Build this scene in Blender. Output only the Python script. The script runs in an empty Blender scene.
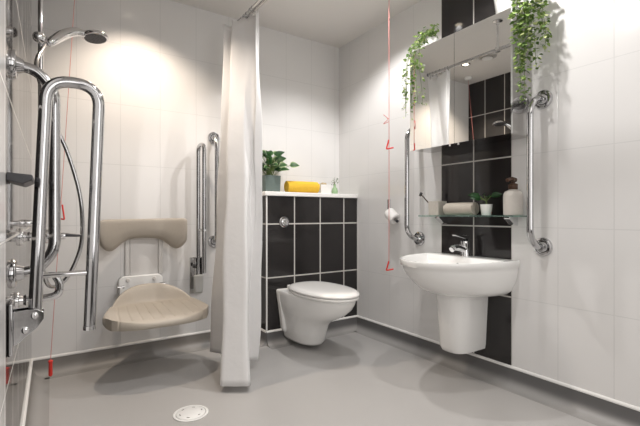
import bpy, bmesh, math, random
from mathutils import Vector, Matrix
random.seed(7)
PI = math.pi
col = bpy.context.scene.collection
V = Vector
# room: x to the right wall, y into the room, z up (metres)
XL, XR, YB, YF, H = -0.10, 2.178, 2.96, -1.5, 2.485

# ------------------------------------------------------------------ materials
def principled(name, base, rough=.5, metal=0., spec=.5, trans=0., ior=1.45, coat=0., sss=0.):
    m = bpy.data.materials.new(name); m.use_nodes = True
    b = m.node_tree.nodes['Principled BSDF']
    b.inputs['Base Color'].default_value = (*base, 1)
    b.inputs['Roughness'].default_value = rough
    b.inputs['Metallic'].default_value = metal
    b.inputs['Specular IOR Level'].default_value = spec
    b.inputs['Transmission Weight'].default_value = trans
    b.inputs['IOR'].default_value = ior
    b.inputs['Coat Weight'].default_value = coat
    b.inputs['Coat Roughness'].default_value = .05
    if sss:
        b.inputs['Subsurface Weight'].default_value = sss
        b.inputs['Subsurface Scale'].default_value = .02
    return m

def add_noise(m, scale=20, amt=.1, bump=0., detail=4, dist=.002, stretch=None):
    nt = m.node_tree; N = nt.nodes; L = nt.links; b = N['Principled BSDF']
    tc = N.new('ShaderNodeTexCoord'); n = N.new('ShaderNodeTexNoise')
    n.inputs['Scale'].default_value = scale; n.inputs['Detail'].default_value = detail
    if stretch:
        mp = N.new('ShaderNodeMapping'); mp.inputs['Scale'].default_value = stretch
        L.new(tc.outputs['Object'], mp.inputs[0]); L.new(mp.outputs[0], n.inputs['Vector'])
    else:
        L.new(tc.outputs['Object'], n.inputs['Vector'])
    c = b.inputs['Base Color'].default_value[:3]
    r = N.new('ShaderNodeValToRGB')
    r.color_ramp.elements[0].position = .3; r.color_ramp.elements[1].position = .7
    r.color_ramp.elements[0].color = (*[v*(1-amt) for v in c], 1)
    r.color_ramp.elements[1].color = (*[min(1, v*(1+amt)) for v in c], 1)
    L.new(n.outputs['Fac'], r.inputs[0]); L.new(r.outputs[0], b.inputs['Base Color'])
    if bump:
        bp = N.new('ShaderNodeBump'); bp.inputs['Strength'].default_value = bump; bp.inputs['Distance'].default_value = dist
        L.new(n.outputs['Fac'], bp.inputs['Height']); L.new(bp.outputs[0], b.inputs['Normal'])
    return m

def tile_mat(name, axis, off, base, grout, rough, w=.25, h=.4, mortar=.0022, amt=.0):
    """glazed wall tile with grout lines; axis = world axis that runs along the wall"""
    m = principled(name, base, rough)
    nt = m.node_tree; N = nt.nodes; L = nt.links; b = N['Principled BSDF']
    tc = N.new('ShaderNodeTexCoord'); sp = N.new('ShaderNodeSeparateXYZ'); cb = N.new('ShaderNodeCombineXYZ')
    L.new(tc.outputs['Object'], sp.inputs[0])
    a = N.new('ShaderNodeMath'); a.operation = 'SUBTRACT'; a.inputs[1].default_value = off - 20*w
    L.new(sp.outputs[axis], a.inputs[0])
    z = N.new('ShaderNodeMath'); z.operation = 'SUBTRACT'; z.inputs[1].default_value = .1 - 2*h
    L.new(sp.outputs[2], z.inputs[0])
    L.new(a.outputs[0], cb.inputs[0]); L.new(z.outputs[0], cb.inputs[1])
    br = N.new('ShaderNodeTexBrick'); br.offset = 0; br.squash = 1; br.offset_frequency = 1
    br.inputs['Scale'].default_value = 1; br.inputs['Brick Width'].default_value = w; br.inputs['Row Height'].default_value = h
    br.inputs['Mortar Size'].default_value = mortar; br.inputs['Mortar Smooth'].default_value = .1
    br.inputs['Bias'].default_value = 0
    br.inputs['Color1'].default_value = (*base, 1); br.inputs['Color2'].default_value = (*[v*(1-amt) for v in base], 1)
    br.inputs['Mortar'].default_value = (*grout, 1)
    L.new(cb.outputs[0], br.inputs['Vector']); L.new(br.outputs['Color'], b.inputs['Base Color'])
    rr = N.new('ShaderNodeMapRange'); rr.inputs['To Min'].default_value = rough; rr.inputs['To Max'].default_value = .6
    L.new(br.outputs['Fac'], rr.inputs['Value']); L.new(rr.outputs[0], b.inputs['Roughness'])
    ns = N.new('ShaderNodeTexNoise'); ns.inputs['Scale'].default_value = 5.5; ns.inputs['Detail'].default_value = 1
    L.new(tc.outputs['Object'], ns.inputs['Vector'])
    iv = N.new('ShaderNodeMath'); iv.operation = 'MULTIPLY_ADD'; iv.inputs[1].default_value = -1.0
    L.new(br.outputs['Fac'], iv.inputs[0])
    k = N.new('ShaderNodeMath'); k.operation = 'MULTIPLY'; k.inputs[1].default_value = .5
    L.new(ns.outputs['Fac'], k.inputs[0]); L.new(k.outputs[0], iv.inputs[2])
    bp = N.new('ShaderNodeBump'); bp.inputs['Strength'].default_value = .25; bp.inputs['Distance'].default_value = .0015
    L.new(iv.outputs[0], bp.inputs['Height']); L.new(bp.outputs[0], b.inputs['Normal'])
    return m

WHITE = (.76, .75, .74); WGR = (.645, .64, .63); DARK = (.022, .020, .020); DGR = (.55, .53, .50)
M = {}
M['tile_right'] = tile_mat('tile_right', 1, .805, WHITE, WGR, .16)
M['tile_back'] = tile_mat('tile_back', 0, .13, WHITE, WGR, .16)
M['tile_left'] = tile_mat('tile_left', 1, .805, WHITE, WGR, .12)
M['dark_right'] = tile_mat('dark_right', 1, .805, DARK, DGR, .06, mortar=.004)
M['dark_left'] = tile_mat('dark_left', 1, 2.745, DARK, DGR, .05, w=.235, mortar=.004)
M['dark_box'] = tile_mat('dark_box', 0, 1.323, DARK, DGR, .10, w=.238, mortar=.005)
M['dark_boxs'] = tile_mat('dark_boxs', 1, 2.702, DARK, DGR, .10, w=.2, mortar=.005)
M['ceil'] = add_noise(principled('ceiling_paint', (.76, .735, .71), .8), 3, .01)
M['vinyl'] = add_noise(principled('vinyl', (.46, .45, .44), .3), 260, .07, .04, 2)
M['cove'] = add_noise(principled('vinyl_cove', (.14, .137, .138), .42), 260, .06, .03, 2)
def shaded_cove_mat(name, top):  # shade on the upright face is mixed into the vinyl colour by height
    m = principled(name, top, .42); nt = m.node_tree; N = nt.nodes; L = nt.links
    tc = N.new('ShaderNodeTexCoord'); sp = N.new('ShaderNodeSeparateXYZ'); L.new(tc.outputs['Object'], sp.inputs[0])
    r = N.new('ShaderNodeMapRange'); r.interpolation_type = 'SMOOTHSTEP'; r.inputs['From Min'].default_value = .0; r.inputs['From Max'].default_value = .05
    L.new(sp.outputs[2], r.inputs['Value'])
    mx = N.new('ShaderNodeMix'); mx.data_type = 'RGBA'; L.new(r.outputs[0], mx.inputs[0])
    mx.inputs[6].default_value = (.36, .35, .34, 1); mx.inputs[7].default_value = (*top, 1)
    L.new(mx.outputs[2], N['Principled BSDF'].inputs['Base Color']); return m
M['cove'] = shaded_cove_mat('cove', (.13, .127, .127)); M['cove_shower'] = shaded_cove_mat('cove_shower', (.23, .215, .20))
M['trim'] = add_noise(principled('white_trim', (.85, .84, .82), .35), 30, .01)
M['ceramic'] = add_noise(principled('ceramic', (.88, .875, .86), .12, coat=.3), 3, .008)
M['seatplastic'] = add_noise(principled('lid_plastic', (.88, .87, .85), .16), 3, .006)
M['chrome'] = add_noise(principled('chrome', (.72, .72, .73), .06, 1), 4, .02)
M['steel'] = add_noise(principled('polished_steel', (.55, .55, .56), .10, 1), 5, .04)
M['satin'] = add_noise(principled('satin_metal', (.50, .49, .48), .13, 1), 5, .04)
M['mirror'] = add_noise(principled('mirror_glass', (.88, .89, .88), .0, 1), .5, .004)
M['darkmetal'] = add_noise(principled('dark_plastic', (.05, .05, .055), .35), 30, .1)
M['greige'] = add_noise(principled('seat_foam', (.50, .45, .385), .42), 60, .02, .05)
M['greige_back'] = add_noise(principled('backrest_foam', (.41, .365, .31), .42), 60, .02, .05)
M['lightgrey'] = add_noise(principled('grey_plastic', (.70, .68, .66), .4), 10, .02)
M['white_plastic'] = add_noise(principled('white_plastic', (.85, .85, .84), .3), 10, .01)
M['clear'] = add_noise(principled('frosted_plastic', (.58, .58, .56), .35, trans=.35), 10, .02)
M['red'] = add_noise(principled('red_plastic', (.72, .04, .03), .35), 10, .05)
M['cord'] = add_noise(principled('red_cord', (.62, .22, .2), .7), 200, .1)
M['glass'] = add_noise(principled('shelf_glass', (.55, .80, .70), .02, trans=.9, ior=1.5), 2, .01)
M['soil'] = add_noise(principled('soil', (.05, .035, .025), .9), 80, .4, .4)
M['potgreen'] = add_noise(principled('pot_grey_green', (.115, .15, .14), .55), 40, .06)
M['potwhite'] = add_noise(principled('pot_white', (.82, .82, .80), .4), 30, .02)
M['stone'] = add_noise(principled('stoneware', (.50, .47, .42), .55), 90, .07, .05)
M['bottle'] = add_noise(principled('bottle_clay', (.50, .47, .43), .5), 60, .03)
M['wood'] = add_noise(principled('dark_wood', (.07, .035, .02), .45), 14, .3, stretch=(1, 1, 8))
M['towel_beige'] = add_noise(principled('towel_beige', (.47, .43, .37), .95), 420, .18, .6)
M['towel_yellow'] = add_noise(principled('towel_yellow', (.80, .50, .05), .95), 420, .16, .6)
M['vase'] = add_noise(principled('vase_green', (.42, .62, .36), .2, trans=.25), 20, .04)
M['stem'] = add_noise(principled('stem', (.12, .18, .05), .6), 40, .15)
M['paper'] = add_noise(principled('paper', (.85, .84, .82), .9), 90, .03, .1)
M['dried'] = add_noise(principled('dried', (.50, .40, .26), .9), 90, .25)

def leaf_mat(name, c0, c1, c2, scale):
    m = principled(name, c0, .42); nt = m.node_tree; N = nt.nodes; L = nt.links
    at = N.new('ShaderNodeAttribute'); at.attribute_name = 'tone'
    r = N.new('ShaderNodeValToRGB'); e = r.color_ramp.elements
    e[0].color = (*c0, 1); e[1].color = (*c2, 1); k = e.new(.55); k.color = (*c1, 1)
    tc = N.new('ShaderNodeTexCoord'); n = N.new('ShaderNodeTexNoise'); n.inputs['Scale'].default_value = scale
    L.new(tc.outputs['Object'], n.inputs['Vector'])
    mx = N.new('ShaderNodeMath'); mx.operation = 'MULTIPLY_ADD'; mx.inputs[1].default_value = .3
    L.new(n.outputs['Fac'], mx.inputs[0]); L.new(at.outputs['Fac'], mx.inputs[2])
    sb = N.new('ShaderNodeMath'); sb.operation = 'SUBTRACT'; sb.inputs[1].default_value = .15
    L.new(mx.outputs[0], sb.inputs[0]); L.new(sb.outputs[0], r.inputs[0])
    L.new(r.outputs[0], N['Principled BSDF'].inputs['Base Color'])
    tr = N.new('ShaderNodeBsdfTranslucent'); L.new(r.outputs[0], tr.inputs[0])
    ms = N.new('ShaderNodeMixShader'); ms.inputs[0].default_value = .3
    L.new(N['Principled BSDF'].outputs[0], ms.inputs[1]); L.new(tr.outputs[0], ms.inputs[2])
    L.new(ms.outputs[0], N['Material Output'].inputs[0]); return m
M['ivy'] = leaf_mat('ivy_leaf', (.09, .17, .04), (.28, .40, .11), (.68, .72, .36), 60)
M['broadleaf'] = leaf_mat('broad_leaf', (.015, .06, .015), (.05, .14, .04), (.50, .58, .36), 45)
M['smallleaf'] = leaf_mat('small_leaf', (.04, .10, .03), (.12, .22, .07), (.3, .42, .16), 45)

def curtain_material():
    m = principled('curtain_fabric', (.93, .925, .925), .7); nt = m.node_tree; N = nt.nodes; L = nt.links
    b = N['Principled BSDF']; tr = N.new('ShaderNodeBsdfTranslucent'); tr.inputs[0].default_value = (.93, .92, .91, 1)
    ms = N.new('ShaderNodeMixShader'); ms.inputs[0].default_value = .28
    L.new(b.outputs[0], ms.inputs[1]); L.new(tr.outputs[0], ms.inputs[2]); L.new(ms.outputs[0], N['Material Output'].inputs[0])
    tc = N.new('ShaderNodeTexCoord'); n = N.new('ShaderNodeTexNoise'); n.inputs['Scale'].default_value = 7; n.inputs['Detail'].default_value = 5
    bp = N.new('ShaderNodeBump'); bp.inputs['Strength'].default_value = .35; bp.inputs['Distance'].default_value = .02
    L.new(tc.outputs['Object'], n.inputs['Vector']); L.new(n.outputs['Fac'], bp.inputs['Height']); L.new(bp.outputs[0], b.inputs['Normal'])
    return m
M['curtain'] = curtain_material()
def emit(name, c, s):
    m = bpy.data.materials.new(name); m.use_nodes = True; N = m.node_tree.nodes
    e = N.new('ShaderNodeEmission'); e.inputs[0].default_value = (*c, 1); e.inputs[1].default_value = s
    m.node_tree.links.new(e.outputs[0], N['Material Output'].inputs[0]); return m
M['backwall'] = add_noise(principled('dark_paint', (.10, .095, .09), .6), 5, .03)
M['vent'] = add_noise(principled('vent_plastic', (.5, .48, .46), .35), 5, .03)
M['lamp'] = emit('lamp_glow', (1, .86, .66), 9)

# ------------------------------------------------------------------ helpers (all build in world coordinates)
def nb(): return bmesh.new()
def obj(name, bm, mat, parent=None, smooth=True, bevel=0., subsurf=0, angle=40, **props):
    """link the bmesh (world coordinates) as ONE mesh object, origin at its parent or at its own base centre"""
    bmesh.ops.recalc_face_normals(bm, faces=bm.faces[:])
    if parent is not None:
        wo = V(parent['_o'])
        o0 = wo
    elif props.get('kind') == 'structure':
        o0 = V((0, 0, 0))
    else:
        xs = [v.co for v in bm.verts]
        o0 = V(((min(c.x for c in xs)+max(c.x for c in xs))/2, (min(c.y for c in xs)+max(c.y for c in xs))/2, min(c.z for c in xs)))
    for v in bm.verts: v.co -= o0
    me = bpy.data.meshes.new(name); bm.to_mesh(me); bm.free()
    mats = mat if isinstance(mat, list) else [mat]
    for mm in mats: me.materials.append(mm)
    if smooth:
        me.polygons.foreach_set('use_smooth', [True]*len(me.polygons)); me.set_sharp_from_angle(angle=math.radians(angle))
    o = bpy.data.objects.new(name, me); col.objects.link(o)
    if parent is not None:
        o.parent = parent; o['_o'] = tuple(o0)
    else:
        o.location = o0; o['_o'] = tuple(o0)
    if bevel:
        md = o.modifiers.new('bevel', 'BEVEL'); md.width = bevel; md.segments = 3; md.limit_method = 'ANGLE'; md.angle_limit = math.radians(35)
    if subsurf:
        md = o.modifiers.new('sub', 'SUBSURF'); md.levels = subsurf; md.render_levels = subsurf
    for k, v in props.items(): o[k] = v
    return o
def thing(name, label, cat, loc=(0, 0, 0), group=None):
    o = bpy.data.objects.new(name, None); col.objects.link(o); o.location = loc; o.empty_display_size = .05
    o['label'] = label; o['category'] = cat; o['_o'] = tuple(loc)
    if group: o['group'] = group
    return o
def box(bm, a, b, mi=0):
    vs = [bm.verts.new((x, y, z)) for x in (a[0], b[0]) for y in (a[1], b[1]) for z in (a[2], b[2])]
    for f in ((0, 1, 3, 2), (4, 6, 7, 5), (0, 4, 5, 1), (2, 3, 7, 6), (0, 2, 6, 4), (1, 5, 7, 3)):
        bm.faces.new([vs[i] for i in f]).material_index = mi
    return bm
def B(a, b): return box(nb(), a, b)
def frames(pts):
    T = []
    for i in range(len(pts)):
        a = pts[max(i-1, 0)]; b = pts[min(i+1, len(pts)-1)]; T.append((b-a).normalized())
    n = T[0].orthogonal().normalized(); out = []
    for i, t in enumerate(T):
        if i:
            q = T[i-1].rotation_difference(t); n = q @ n
        n = (n - t*n.dot(t)).normalized(); out.append((t, n, t.cross(n)))
    return out
def tube(bm, pts, r, seg=14, cap=True):
    pts = [V(p) for p in pts]; rs = r if isinstance(r, (list, tuple)) else [r]*len(pts)
    rings = []
    for p, (t, n, b), rr in zip(pts, frames(pts), rs):
        rings.append([bm.verts.new(p + (n*math.cos(2*PI*k/seg) + b*math.sin(2*PI*k/seg))*rr) for k in range(seg)])
    for A, C in zip(rings, rings[1:]):
        for k in range(seg): bm.faces.new((A[k], A[(k+1) % seg], C[(k+1) % seg], C[k]))
    if cap: bm.faces.new(rings[0][::-1]); bm.faces.new(rings[-1])
    return bm
def fillet(pts, r, n=8):
    pts = [V(p) for p in pts]; out = [pts[0]]
    for i in range(1, len(pts)-1):
        a, b, c = pts[i-1], pts[i], pts[i+1]; u = (a-b).normalized(); w = (c-b).normalized()
        rr = min(r, (a-b).length*.49, (c-b).length*.49); ang = u.angle(w); d = rr
        p0, p1 = b+u*d, b+w*d
        for k in range(n+1):
            t = k/n; out.append(p0*(1-t)**2 + b*2*t*(1-t) + p1*t*t)
    out.append(pts[-1]); return out
def catmull(P, n=8):
    P = [V(p) for p in P]; out = []
    for i in range(len(P)-1):
        a = P[max(i-1, 0)]; b = P[i]; c = P[i+1]; d = P[min(i+2, len(P)-1)]
        for k in range(n):
            t = k/n
            out.append(.5*((2*b)+(c-a)*t+(2*a-5*b+4*c-d)*t*t+(3*b-a-3*c+d)*t**3))
    out.append(P[-1]); return out
def lathe(bm, prof, origin, axis=(0, 0, 1), seg=28, cap=True):
    """prof: (radius, height) along axis"""
    o = V(origin); t = V(axis).normalized(); n = t.orthogonal().normalized(); b = t.cross(n); rings = []
    for r, h in prof:
        r = max(r, 1e-4)
        rings.append([bm.verts.new(o+t*h+(n*math.cos(2*PI*k/seg)+b*math.sin(2*PI*k/seg))*r) for k in range(seg)])
    for A, C in zip(rings, rings[1:]):
        for k in range(seg): bm.faces.new((A[k], A[(k+1) % seg], C[(k+1) % seg], C[k]))
    if cap: bm.faces.new(rings[0][::-1]); bm.faces.new(rings[-1])
    return bm
def loft(bm, rings, cap0=True, cap1=True, closed=True):
    R = [[bm.verts.new(p) for p in ring] for ring in rings]; n = len(R[0])
    for A, C in zip(R, R[1:]):
        for k in range(n if closed else n-1): bm.faces.new((A[k], A[(k+1) % n], C[(k+1) % n], C[k]))
    if cap0: bm.faces.new(R[0][::-1])
    if cap1: bm.faces.new(R[-1])
    return bm

# ------------------------------------------------------------------ the room
def struct(name, bm, mat, **k): return obj(name, bm, mat, smooth=k.pop('smooth', False), kind='structure', **k)
T = .12
struct('floor', B((XL-T, YF-T, -.1), (XR+T, YB+T, 0)), M['vinyl'])
struct('ceiling', B((XL-T, YF-T, H), (XR+T, YB+T, H+.1)), M['ceil'])
struct('wall_back', B((XL-T, YB, 0), (XR+T, YB+T, H)), M['tile_back'])
struct('wall_front', B((XL-T, YF-T, 0), (XR+T, YF, H)), M['backwall'])
bm = nb(); box(bm, (XR, YF, 0), (XR+T, 1.305, H), 0); box(bm, (XR, 1.305, 0), (XR+T, 1.805, H), 1); box(bm, (XR, 1.805, 0), (XR+T, YB, H), 0)
struct('wall_right', bm, [M['tile_right'], M['dark_right']])
bm = nb(); box(bm, (XL-T, YF, 0), (XL, 1.335, H), 0); box(bm, (XL-T, 1.335, 0), (XL, YB, H), 1)
struct('wall_left', bm, [M['tile_left'], M['dark_left']])
# boxed-in cistern wall
bx0, by0, bz1 = 1.323, 2.702, 1.11
bm = nb(); box(bm, (bx0, by0, 0), (XR, YB, bz1), 0); bm.faces.ensure_lookup_table()
for f in bm.faces:
    f.normal_update()
    if abs(f.calc_center_median().x-bx0) < 1e-4: f.material_index = 1
struct('wall_boxing', bm, [M['dark_box'], M['dark_boxs']])
# coved vinyl skirting + white capping
def cove_profile(p0, p1, inward, h=.1, r=.06, t=.006):
    """strip that turns from the floor up the wall; p0->p1 foot line on the wall, inward = unit vector into the room"""
    i = V(inward); prof = [(r+.03, .0012)]
    for k in range(9):
        a = k/8*PI/2; prof.append((t + r - r*math.sin(a), .0012 + r - r*math.cos(a)))
    prof.append((t, h)); prof.append((0, h)); prof.append((0, 0)); prof.append((r+.03, 0))
    bm = nb(); loft(bm, [[V(p)+i*d+V((0, 0, z)) for d, z in prof] for p in (p0, p1)]); return bm
def cap_strip(a, b, inward, h=.1):
    i = V(inward); prof = [(0, h-.004), (.008, h-.004), (.009, h+.003), (.005, h+.010), (0, h+.011)]
    bm = nb(); loft(bm, [[V(p)+i*d+V((0, 0, z)) for d, z in prof] for p in (a, b)]); return bm
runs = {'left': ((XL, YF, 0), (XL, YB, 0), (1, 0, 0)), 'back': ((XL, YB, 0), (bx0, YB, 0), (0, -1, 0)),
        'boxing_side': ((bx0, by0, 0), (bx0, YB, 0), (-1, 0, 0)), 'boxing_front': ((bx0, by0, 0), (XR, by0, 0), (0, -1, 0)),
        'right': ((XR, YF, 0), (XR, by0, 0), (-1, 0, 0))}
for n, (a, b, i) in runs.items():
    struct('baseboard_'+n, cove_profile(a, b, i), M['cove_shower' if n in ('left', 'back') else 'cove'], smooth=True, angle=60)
for k, (n, (a, b, i)) in enumerate(runs.items()):
    struct('trim_%d' % (k+1), cap_strip(a, b, i), M['trim'])
struct('trim_6', B((bx0-.004, by0-.004, .116), (bx0+.005, by0+.004, bz1)), M['trim'])

# ------------------------------------------------------------------ toilet
def dshape(cx, yb, w, l, n=40, ex=2.2, side=.45):
    """D outline, flat back on y=yb, nose towards -y; side = share of the length that runs straight"""
    pts = []; ls = l*side
    pts.append((cx-w, yb))
    for k in range(1, 5): pts.append((cx-w, yb-ls*k/5))
    for k in range(n+1):
        a = PI*k/n; c, s = math.cos(a), math.sin(a)
        x = -w*math.copysign(abs(c)**(2/ex), c); y = (l-ls)*abs(s)**(2/ex)
        pts.append((cx+x, yb-ls-y))
    for k in range(4, 0, -1): pts.append((cx+w, yb-ls*k/5))
    pts.append((cx+w, yb)); return pts
TX = 1.585
t = thing('toilet', 'white wall-hung toilet with closed lid in front of dark tiled boxing', 'toilet', (TX, by0-.3, .06))
lv = [(.034, .085, .27, .35), (.040, .105, .297, .35), (.06, .118, .31, .4), (.13, .128, .325, .4), (.185, .138, .35, .4), (.222, .147, .40, .38),
      (.255, .158, .48, .36), (.295, .168, .56, .35), (.335, .175, .615, .34), (.372, .180, .645, .33), (.392, .182, .655, .33), (.405, .181, .655, .33), (.411, .175, .65, .33)]
bm = nb(); loft(bm, [[(x, y, z) for x, y in dshape(TX, by0-.001, w, l, side=sd)] for z, w, l, sd in lv])
obj('bowl', bm, M['ceramic'], t, angle=50)
bm = nb()                                              # raised flange where the pan meets the wall
loft(bm, [[(x, y, z) for x, y in ((TX-w, by0-.001), (TX-w, by0-d), (TX+w, by0-d), (TX+w, by0-.001))] for z, w, d in ((.09, .135, .05), (.12, .15, .055), (.38, .184, .055), (.407, .180, .05))])
obj('wall_flange', bm, M['ceramic'], t, bevel=.012)
def egg(cx, y0, y1, w, n=56, flat=.0):
    pts = []; cy = (y0+y1)/2; hl = (y1-y0)/2
    for k in range(n):
        a = 2*PI*k/n; c, s = math.cos(a), math.sin(a); ex = 2.6 if s > 0 else 2.15
        pts.append((cx+w*math.copysign(abs(c)**(2/ex), c)*(1-.05*max(0, -s)), cy+hl*math.copysign(abs(s)**(2/ex), s)))
    return pts
ya, yz = by0-.68, by0-.055
bm = nb(); loft(bm, [[(x, y, z) for x, y in egg(TX, ya+i, yz-i, .188-i)] for z, i in ((.411, .012), (.414, .003), (.423, 0), (.429, .003), (.431, .010))])
obj('seat', bm, M['seatplastic'], t)
bm = nb(); loft(bm, [[(x, y, z) for x, y in egg(TX, ya+i, yz-i, .190-i)] for z, i in ((.4325, .010), (.435, .001), (.443, -.001), (.452, .004), (.459, .016), (.464, .04), (.467, .08), (.468, .14))])
obj('lid', bm, M['seatplastic'], t)
for sx in (-.08, .08):
    obj('hinge', tube(nb(), [(TX+sx-.03, yz+.005, .430), (TX+sx+.03, yz+.005, .430)], .014), M['seatplastic'], t)
for s in (-1,):
    bm = nb(); lathe(bm, [(.0, 0), (.011, 0), (.011, .003), (.008, .005), (0, .005)], (TX+s*.131, by0-.14, .19), (s, 0, 0), 18); obj('fixing_cap', bm, M['ceramic'], t)
# flush button
t = thing('flush_button', 'round chrome flush button on the dark tiled boxing', 'button', (1.469, by0, .914))
obj('ring', lathe(nb(), [(.0, 0), (.040, 0), (.042, .006), (.037, .012), (.031, .012), (.028, .007), (0, .007)], (1.469, by0, .914), (0, -1, 0), 36), M['chrome'], t)
obj('push_plate', lathe(nb(), [(.025, .004), (.025, .010), (.022, .0125), (0, .0125)], (1.469, by0, .914), (0, -1, 0), 30), M['chrome'], t)
# ledge
obj('ledge', B((bx0-.018, by0-.018, bz1), (XR-.001, YB-.001, bz1+.032)), M['trim'], bevel=.005, label='white ledge shelf capping the dark tiled cistern boxing', category='shelf')
LZ = bz1+.032

# ------------------------------------------------------------------ leaves
class Leaves:
    def __init__(s): s.bm = nb(); s.lay = s.bm.loops.layers.color.new('tone')
    def leaf(s, p, d, up, L, W, tone, fold=.25, droop=.3, n=4, vary=None):
        p = V(p); d = V(d).normalized(); up = V(up); side = d.cross(up)
        if side.length < 1e-3: side = d.orthogonal()
        side.normalize(); up = side.cross(d).normalized(); rows = []
        for k in range(n+1):
            u = k/n; w = W*.5*(math.sin(PI*min(1, u*.93+.07)**.8)**.9 if 0 < k < n else .03)
            c = p + d*L*u - up*L*droop*u*u
            rows.append((s.bm.verts.new(c-side*w+up*w*fold), s.bm.verts.new(c), s.bm.verts.new(c+side*w+up*w*fold)))
        for A, C in zip(rows, rows[1:]):
            for j in (0, 1):
                f = s.bm.faces.new((A[j], A[j+1], C[j+1], C[j]))
                for q, l in enumerate(f.loops):
                    tt = tone
                    if vary is not None: tt = tone if (l.vert is A[1] or l.vert is C[1]) else vary
                    l[s.lay] = (tt, tt, tt, 1)
def finish_leaves(L, name, mat, parent): return obj(name, L.bm, mat, parent, angle=80)

# ------------------------------------------------------------------ things on the ledge
def sqpot(bm, cx, cy, z, w0, w1, h, wall=.004):
    def r(w, zz): return [(cx-w, cy-w, zz), (cx+w, cy-w, zz), (cx+w, cy+w, zz), (cx-w, cy+w, zz)]
    loft(bm, [r(w0, z), r(w1, z+h), r(w1-wall, z+h), r(w1-wall-.001, z+h-.012)]); return bm
px, py = 1.412, 2.835
t = thing('potted_plant', 'leafy green plant in a square grey-green pot on the ledge beside the curtain', 'plant', (px, py, LZ))
obj('pot', sqpot(nb(), px, py, LZ, .062, .066, .13), M['potgreen'], t, bevel=.004, smooth=True)
obj('soil', B((px-.059, py-.059, LZ+.108), (px+.059, py+.059, LZ+.119)), M['soil'], t)
L = Leaves(); st = nb(); random.seed(11)
for k in range(46):
    a = random.uniform(0, 2*PI); el = random.uniform(.25, 1.35); rr = random.uniform(.05, .15)
    base = V((px+random.uniform(-.03, .03), py+random.uniform(-.03, .03), LZ+.115))
    d = V((math.cos(a)*math.cos(el), math.sin(a)*math.cos(el), math.sin(el)))
    tip = base + d*rr + V((0, 0, .01))
    tip.y = min(tip.y, YB-.03); tip.z = max(tip.z+.035, LZ+.16)
    tube(st, catmull([base, base*.5+tip*.5+V((0, 0, .012)), tip], 4), .0018, 6)
    dd = V((d.x, d.y*(.6 if d.y > 0 else 1), d.z*.35+.05))
    if tip.y > YB-.1: dd.y = -abs(dd.y)
    L.leaf(tip, dd, (-.45+random.uniform(-.3, .3), -.9, .55), random.uniform(.06, .085), random.uniform(.045, .06), random.uniform(.0, .25), .3, .35, 5, vary=random.choice([.2, .75, 1.0]))
obj('stems', st, M['stem'], t); finish_leaves(L, 'foliage', M['broadleaf'], t)

def towel_roll(name, label, c, axis, Lh, R, mat, turns=4.3, flat=.9):
    """rolled towel: a spiral sheet; c = centre, resting; axis along the roll"""
    ax = V(axis).normalized(); up = V((0, 0, 1)); sd = ax.cross(up).normalized(); c = V(c); bm = nb(); n = 110
    th = R/(turns+.6)*.88; inn, out = [], []
    for k in range(n+1):
        u = k/n; a = u*turns*2*PI - PI*.45; r = th*.5 + (R-th*.5)*u
        for lst, rr in ((inn, r-th*.5), (out, r+th*.42)):
            lst.append(sd*math.cos(a)*rr + up*math.sin(a)*rr*flat)
    ring = out + inn[::-1]; m = 8; rings = []
    for j in range(m+1):
        e = abs(2*j/m-1)**6*.5*th; wob = .0015*math.sin(j*2.1)
        rings.append([c + ax*(Lh*(2*j/m-1)) + p*(1-.04*abs(2*j/m-1)**4+wob*4) for p in ring])
    R_ = [[bm.verts.new(p) for p in r] for r in rings]; N = len(ring)
    for A, C in zip(R_, R_[1:]):
        for k in range(N): bm.faces.new((A[k], A[(k+1) % N], C[(k+1) % N], C[k]))
    for r in (R_[0], R_[-1]):
        for k in range(n): bm.faces.new((r[k], r[k+1], r[N-2-k], r[N-1-k]))
    return obj(name, bm, mat, angle=60, label=label, category='towel')
towel_roll('rolled_towel', 'mustard yellow towel rolled up on the white ledge', (1.68, 2.79, LZ+.052), (1, -.10, 0), .135, .055, M['towel_yellow'])
# small white crate holding dried stuff
cx, cy = 1.903, 2.82
t = thing('storage_pot', 'small white square pot with dried sponges, right of the yellow towel', 'pot', (cx, cy, LZ))
obj('pot', sqpot(nb(), cx, cy, LZ, .048, .054, .078), M['potwhite'], t, bevel=.003)
bm = nb(); random.seed(3)
for k in range(7):
    q = V((cx+random.uniform(-.028, .028), cy+random.uniform(-.028, .028), LZ+.076+random.uniform(0, .01)))
    bmesh.ops.create_icosphere(bm, subdivisions=2, radius=random.uniform(.010, .015), matrix=Matrix.Translation(q))
obj('sponges', bm, M['dried'], t)
t = thing('bud_vase', 'small pale green bottle vase with a leafy sprig, in the ledge corner', 'vase', (2.035, 2.83, LZ))
obj('vase', lathe(nb(), [(.020, 0), (.026, .004), (.028, .03), (.022, .052), (.012, .066), (.010, .085), (.013, .09), (.009, .09)], (2.035, 2.83, LZ)), M['vase'], t)
L = Leaves(); st = nb(); random.seed(5)
for k in range(5):
    a = k*1.3; top = V((2.035+math.cos(a)*.028, 2.83+math.sin(a)*.028, LZ+.125+random.uniform(-.01, .02)))
    pth = catmull([(2.035, 2.83, LZ+.03), (2.035, 2.83, LZ+.09), top], 5); tube(st, pth, .0013, 5)
    for j in range(6):
        b = random.uniform(0, 2*PI); L.leaf(top-V((0, 0, .008*j)), (math.cos(b), math.sin(b), .6), (0, 0, 1), .020, .010, random.uniform(.2, .8), n=3)
obj('stems', st, M['stem'], t); finish_leaves(L, 'leaves', M['smallleaf'], t)

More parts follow.
